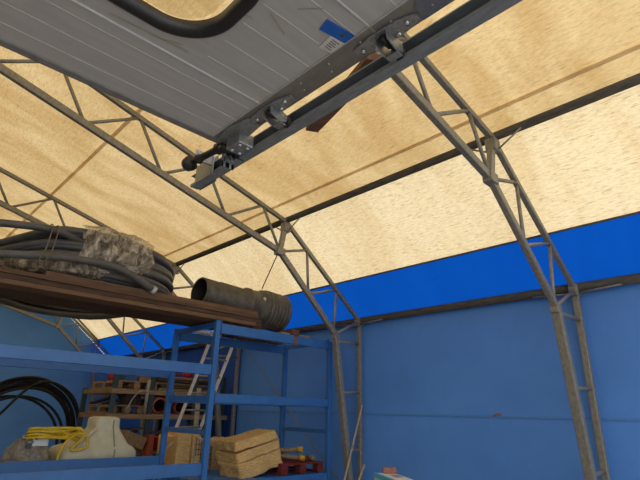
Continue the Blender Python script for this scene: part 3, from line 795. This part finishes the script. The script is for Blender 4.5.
for k in range(7):
    u = 3.975+.043*k; m.tube([(u, 6.665, .5), (u, 6.69, 1.225-.145*(u-3.960)/.29)], .0045, 5)
m.build('wire_grid', 'dark_steel', wm)
MB().tube([(3.950, 6.66, 0), (3.930, 6.66, .5)], .014, 8).build('leg', 'bracket', wm)
MB().tube([(4.250, 6.66, 0), (4.250, 6.66, .5)], .010, 8).build('leg', 'bracket', wm)
tag(MB().bar((3.40, 6.74, .98), (3.60, 6.70, 1.17), .02, .03).build('lath', 'lath', None, .003), 'pale lath end poking out left of the standing insulation slabs', 'lath')
tag(MB().bar((4.22, 6.60, .86), (4.40, 6.62, 1.14), .022, .03).build('lath', 'lath', None, .003), 'pale lath lying against the wire mesh panel behind the rack post', 'lath')

# ------------------------------------------------------------------ pallets
def pallet(name, o, lx, ly, mat, label, group=None, h=.144):
    t = thing(name, o, label, 'pallet', group)
    x, y, z = o
    m = MB()
    nb = 6
    for k in range(nb):
        y0 = y-ly/2+(ly-.1)*k/(nb-1); m.box(x-lx/2, x+lx/2, y0, y0+.1, z+h-.022, z+h)
    for xx in (-lx/2, -.05, lx/2-.1): m.box(x+xx, x+xx+.1, y-ly/2, y+ly/2, z+h-.044, z+h-.022)
    m.build('deck', mat, t, .003)
    for xx in (-lx/2, -.06, lx/2-.12):
        for yy in (-ly/2, -.05, ly/2-.1): MB().box(x+xx, x+xx+.12, y+yy, y+yy+.1, z+.022, z+h-.044).build('block', mat, t, .003)
    m = MB()
    for xx in (-lx/2, -.05, lx/2-.1): m.box(x+xx, x+xx+.1, y-ly/2, y+ly/2, z, z+.022)
    m.build('bottom_board', mat, t, .003)
    return t
pallet('pallet', (5.07, 6.02, .786), .80, .95, 'redpal', 'red painted wooden pallet on the rack shelf at the column end')
def captube(p, q, r, label):
    p, q = V3(p), V3(q); t = thing('tube', tuple(p), label, 'tube', 'yellow-capped tubes on the red pallet')
    d = (q-p).normalized(); L = (q-p).length
    MB().tube([p, q], r, 14).build('tube_body', 'tube_tan', t)
    MB().lathe(q-d*.07, q+d*.02, [(0, r), (0, r*1.3), (.09, r*1.3), (.09, r*.8), (.03, r*.75), (.03, 0)], 18).build('end_cap', 'yellow_cap', t)
    MB().lathe(q, q+d*.03, [(.0215, r*.72), (.0215, 0)], 18).build('end_hole', 'dark_steel', t)
captube((4.72, 6.25, 1.045), (5.19, 5.72, 1.09), .033, 'yellow-capped tube lying uppermost on the red pallet')
captube((4.66, 6.05, 1.03), (5.12, 5.60, .985), .030, 'yellow-capped tube lower and nearer the edge of the red pallet')
m = MB(); m.box(4.74, 5.0, 6.0, 6.38, .934, .985); tag(m.build('wooden_offcut', 'timber', None, .01), 'pale wooden offcut under the yellow-capped tubes on the red pallet', 'wood')
m = MB()
m.lathe((5.26, 5.72, .933), (5.26, 5.72, 1.0), [(0, 0), (0, .05), (.05, .055), (.067, .04), (.067, 0)], 14)
tag(m.build('red_fitting', 'redpal'), 'small red round fitting on the red pallet beside the tubes', 'fitting')
m = MB(); m.lathe((5.38, 5.68, .97), (5.45, 5.85, .97), [(0, 0), (0, .038), (.18, .038), (.18, 0)], 14)
tag(m.build('pipe_offcut', 'tube_tan'), 'short dark pipe offcut at the right end of the red pallet', 'pipe')

# ------------------------------------------------------------------ laths leaning on the middle column
tag(MB().bar((5.28, 5.18, .02), (5.945, 5.18, 1.74), .022, .022, (0, 1, 0)).build('lath', 'lath', None, .003), 'long thin pale lath leaning on the column beside the blue rack', 'lath')
tag(MB().bar((5.30, 5.10, .02), (5.935, 5.13, .90), .022, .024, (0, 1, 0)).build('lath', 'lath', None, .003), 'short pale lath leaning low on the column beside the blue rack', 'lath')

# ------------------------------------------------------------------ carton in front of the wall
ct = thing('carton', (4.5, 3.4, 0), 'tall white carton with cyan edges standing before the blue wall', 'carton')
E = {}
cA, cB, cC, cD = V3((4.47, 3.73, 0)), V3((4.13, 3.18, 0)), V3((4.33, 3.07, 0)), V3((4.66, 3.60, 0))
def poly4(z): return [(p.x, p.y) for p in (cA, cB, cC, cD)]
MB().prism([(p.x, p.y) for p in (cA, cB, cC, cD)], 0, 1.0, 'z').build('carton_body', 'carton', ct, .004)
m = MB()
for p, q in ((cA, cB), (cB, cC), (cC, cD), (cD, cA)):
    dd = (q-p).normalized(); nn_ = V3((dd.y, -dd.x, 0))
    if nn_.dot((p+q)/2-(cA+cC)/2) < 0: nn_ = -nn_
    m.bar(p+nn_*.0015+V3((0, 0, .98)), q+nn_*.0015+V3((0, 0, .98)), .003, .04)
m.bar(cA.lerp(cD, .06)+V3((0, 0, 1.0015)), cB.lerp(cC, .06)+V3((0, 0, 1.0015)), .035, .002)
m.build('cyan_stripe', 'carton_cyan', ct)
m = MB(); m.bar(cA.lerp(cB, .2)+V3((-.001, .001, .86)), cA.lerp(cB, .8)+V3((-.001, .001, .86)), .004, .12); m.build('printed_panel', 'cardboard', ct)
m = MB(); m.prism([tuple((cA.lerp(cB, a)).lerp(cD.lerp(cC, a), b).xy) for a, b in ((.28, .5), (.62, .45), (.60, .85), (.3, .85))], 1.0005, 1.002, 'z'); m.build('printed_picture', 'bracket', ct)
c = (cA*.40+cD*.60).lerp(cB*.4+cC*.6, .10)
tag(MB().obox((c.x+.035, c.y+.005, 1.032), (.15, .075, .06), Matrix.Rotation(-.75, 3, 'Z')).build('brick', 'brick', None, .008), 'small pinkish brick lying on top of the white carton', 'brick')

# ------------------------------------------------------------------ green shelving in the far corner
gr = thing('shelving_rack', (4.7, 9.7, 0), 'dark green storage shelving with timber shelves in the far corner', 'shelving')
for u, v, h in ((3.56, 9.0, 2.2), (3.54, 10.4, 1.98), (4.27, 9.0, 2.2), (4.27, 10.4, 2.2), (5.22, 9.05, 2.25), (5.22, 10.4, 2.2), (5.93, 9.1, 2.3), (5.93, 10.4, 2.2)):
    MB().box(u-.045, u+.045, v-.03, v+.03, 0, h).build('upright', 'green', gr, .005)
for z in (1.95, 1.52, .92):
    for v in (9.0, 10.4): MB().box(3.5, 5.98, v-.045, v+.045, z-.09, z-.012).build('beam', 'timber', gr, .005)
    MB().box(3.5, 3.6, 9.04, 10.36, z-.09, z-.012).build('beam', 'timber_y', gr, .005)
    MB().box(3.5, 5.98, 8.96, 10.44, z-.011, z).build('shelf', 'timber_y', gr, .002)
pallet('pallet', (4.0, 9.65, 1.952), .80, 1.15, 'timber', 'plain wooden pallet on the upper green shelf', 'wooden pallets on the green shelving')
pallet('pallet', (3.90, 9.68, 1.522), .62, 1.15, 'timber', 'plain wooden pallet on the middle green shelf', 'wooden pallets on the green shelving')
m = MB(); m.lathe((3.72, 9.6, 2.098), (3.72, 9.6, 2.32), [(0, 0), (0, .08), (.17, .08), (.2, .05), (.222, .05), (.222, 0)], 18)
tag(m.build('canister', 'red'), 'small red canister on the upper pallet', 'canister')
tag(MB().box(3.80, 4.05, 9.2, 9.55, 2.098, 2.24).build('crate', 'blue_obj', None, .01), 'blue plastic crate on the upper pallet beside the red canister', 'crate')
tag(MB().box(4.10, 4.36, 9.25, 9.6, 2.098, 2.28).build('cardboard_box', 'cardboard', None, .006), 'brown cardboard box on the upper pallet near the pale pole', 'box')
random.seed(21)
for k, (u0, u1, z, mt, lab) in enumerate(((4.45, 5.6, 1.953, 'timber', 'pale board lowest in the stack on the upper green shelf'), (4.5, 5.75, 2.01, 'board_a', 'brown board second from the bottom of the stack on the upper green shelf'), (4.4, 5.5, 2.067, 'timber', 'pale board in the middle of the stack on the upper green shelf'), (4.42, 5.7, 2.124, 'board_b', 'dark board second from the top of the stack on the upper green shelf'), (4.5, 5.55, 2.181, 'timber', 'pale board on top of the stack on the upper green shelf'))):
    tag(MB().box(u0, u1, 9.10+.03*(k % 3), 9.5, z, z+.045).build('board', mt, None, .004), lab, 'board', 'boards on the upper green shelf')
rt = thing('motor_tool', (5.0, 9.3, 2.227), 'red motor tool lying on the boards of the upper green shelf', 'tool')
m = MB(); m.lathe((5.05, 9.3, 2.30), (5.25, 9.3, 2.30), [(0, 0), (0, .05), (.06, .07), (.14, .07), (.2, .04), (.2, 0)], 18); m.build('motor', 'red', rt)
MB().tube([(5.05, 9.3, 2.29), (4.78, 9.28, 2.27), (4.55, 9.28, 2.28)], .02, 8).build('shaft', 'red', rt)
m = MB(); m.lathe((4.55, 9.28, 2.228), (4.55, 9.28, 2.30), [(0, 0), (0, .10), (.03, .11), (.09, .05), (.1, 0)], 16); m.build('guard', 'dark_steel', rt)
# middle shelf
def heap(name, c, r, h, mat, label, cat, seed):
    m = MB(); vs = []; n, kz = 36, 12
    for j in range(kz+1):
        f = j/kz; rr = math.cos(f*math.pi/2)**.7*(1) if f < 1 else .02
        for i in range(n):
            a = 2*math.pi*i/n
            q = 1+.25*noise.noise(V3((math.cos(a)*1.8, math.sin(a)*1.8, f*2+seed)))+.1*noise.noise(V3((math.cos(a)*5, math.sin(a)*5, f*6+seed)))
            vs.append((c[0]+r[0]*rr*q*math.cos(a), c[1]+r[1]*rr*q*math.sin(a), c[2]+h*math.sin(f*math.pi/2)*(1 if j else 0)))
    m.add(vs, [(j*n+i, j*n+(i+1) % n, (j+1)*n+(i+1) % n, (j+1)*n+i) for j in range(kz) for i in range(n)], True)
    b = len(m.v)-n; m.f.append([b+i for i in range(n)]); m.s.append(True); m.mi.append(0)
    return tag(m.build(name, mat), label, cat)
heap('sack', (4.02, 9.28, 1.668), (.21, .16), .26, 'sack', 'dark slumped sack on the middle green shelf beside the pale pole', 'sack', 1.0)
for k, (a, b, w, lab) in enumerate((((3.60, 10.1, 1.69), (3.74, 9.5, 1.80), .12, 'dark brown board sloping on the middle shelf pallet, rearmost'), ((3.62, 9.55, 1.69), (3.72, 9.12, 1.74), .10, 'dark brown board sloping on the middle shelf pallet, in front'))):
    tag(MB().bar(a, b, w, .03).build('board', 'board_b', None, .004), lab, 'board')
tag(MB().tube([(4.15, 8.93, 1.525), (4.16, 8.93, 2.12)], .032, 10).build('pole', 'grey_pole'), 'pale grey upright pole before the green shelving', 'pole')
m = MB(); m.tube(catmull([(3.80, 8.90, 1.60), (3.88, 8.90, 1.78), (3.98, 8.90, 1.90), (4.08, 8.9, 1.915), (4.2, 8.9, 1.912)], 6), .012, 8)
tag(m.build('bent_tube', 'bracket'), 'thin bent metal tube over the dark sack', 'tube')
def opipe(p, q, r, label):
    p, q = V3(p), V3(q); t = thing('drain_pipe', tuple(p), label, 'pipe', 'orange drain pipes on the green shelving'); L = (q-p).length
    MB().lathe(p, q, [(0, r*.9), (0, r*1.12), (.12, r*1.12), (.14, r), (L, r), (L, r*.9)], 28).build('pipe_wall', 'orange', t)
    MB().lathe(p, q, [(0.001, r*.9), (L-.001, r*.9)], 28).build('pipe_inside', 'orange_in', t)
opipe((4.46, 8.98, 1.672), (4.52, 9.95, 1.672), .13, 'orange drain pipe lying with its round mouth facing out on the middle shelf')
opipe((4.78, 9.42, 1.523), (4.78, 9.42, 1.86), .10, 'orange drain pipe standing upright behind the round pipe mouth')
opipe((4.98, 9.15, 1.655), (5.02, 10.0, 1.655), .11, 'orange drain pipe lying behind the blue rack post')
tag(MB().box(5.32, 5.7, 9.15, 9.6, 1.523, 1.68).build('crate', 'dark_steel', None, .01), 'dark crate on the middle green shelf behind the ladder', 'crate')
# lower shelf
random.seed(31)
low = [((3.70, 9.1, .96), (4.20, 9.3, 1.22), .1, 'board_b', 'dark board leaning on the lower green shelf behind the tank'), ((4.0, 9.05, 1.0), (4.75, 9.15, 1.26), .09, 'board_a', 'brown board sloping up across the lower green shelf'),
       ((4.35, 9.0, .98), (4.95, 9.05, 1.34), .06, 'timber', 'pale strip sloping up on the lower green shelf'), ((4.5, 9.15, .97), (5.1, 9.3, 1.18), .1, 'board_b', 'dark board low on the lower green shelf behind the ladder'),
       ((3.65, 9.6, 1.20), (4.6, 9.7, 1.25), .12, 'timber', 'pale board lying nearly level on the lower green shelf')]
for a, b, w, mt, lab in low: tag(MB().bar(a, b, w, .035).build('board', mt, None, .004), lab, 'board', 'boards on the lower green shelf')
tag(MB().obox((3.95, 8.85, 1.09), (.42, .25, .20), Matrix.Rotation(.35, 3, 'Y')).build('cardboard_box', 'cardboard', None, .008), 'tilted brown cardboard box behind the cloudy tank', 'box')
tag(MB().box(4.19, 4.30, 8.70, 8.9, .0, 1.17).build('orange_panel', 'orange', None, .01), 'narrow orange panel standing before the lower green shelf', 'panel')
m = MB(); m.lathe((4.45, 8.82, .92), (4.45, 8.82, 1.14), [(0, 0), (0, .10), (.18, .12), (.2, .125), (.22, .12), (.22, .0)], 22)
tag(m.build('bucket', 'red'), 'red bucket on the lower green shelf left of the insulation', 'bucket')
heap('sack', (5.55, 9.35, .923), (.2, .2), .22, 'sack', 'dark slumped sack on the lower green shelf behind the ladder', 'sack', 4.0)
# grey pipe standing by the T3 column
tag(MB().tube([(4.93, 8.35, 0), (4.90, 8.35, 2.0)], .045, 12).build('pole', 'grey_pole'), 'grey steel pole standing right of the ladder behind the rack', 'pole')

# ------------------------------------------------------------------ light
w = bpy.data.worlds.new('World'); sc.world = w; w.use_nodes = True
nt = w.node_tree; bgn = nt.nodes['Background']
bgn.inputs['Color'].default_value = (.80, .88, 1.0, 1); bgn.inputs['Strength'].default_value = 1.8
sun = bpy.data.lights.new('Sun', 'SUN'); sun.energy = 8.4; sun.angle = math.radians(2); sun.color = (1, .93, .82)
so = bpy.data.objects.new('Sun', sun); col.objects.link(so)
sv = V3((.84, .16, .50)).normalized()
so.rotation_euler = sv.to_track_quat('Z', 'Y').to_euler()
sc.view_settings.view_transform = 'Standard'; sc.view_settings.look = 'None'
sc.view_settings.gamma = 1; sc.view_settings.use_curve_mapping = False
sc.view_settings.exposure = 0.12
sc.cycles.use_denoising = True
sc.cycles.max_bounces = 10; sc.cycles.diffuse_bounces = 6; sc.cycles.transparent_max_bounces = 12
for o in bpy.data.objects:
    if '_o' in o: del o['_o']
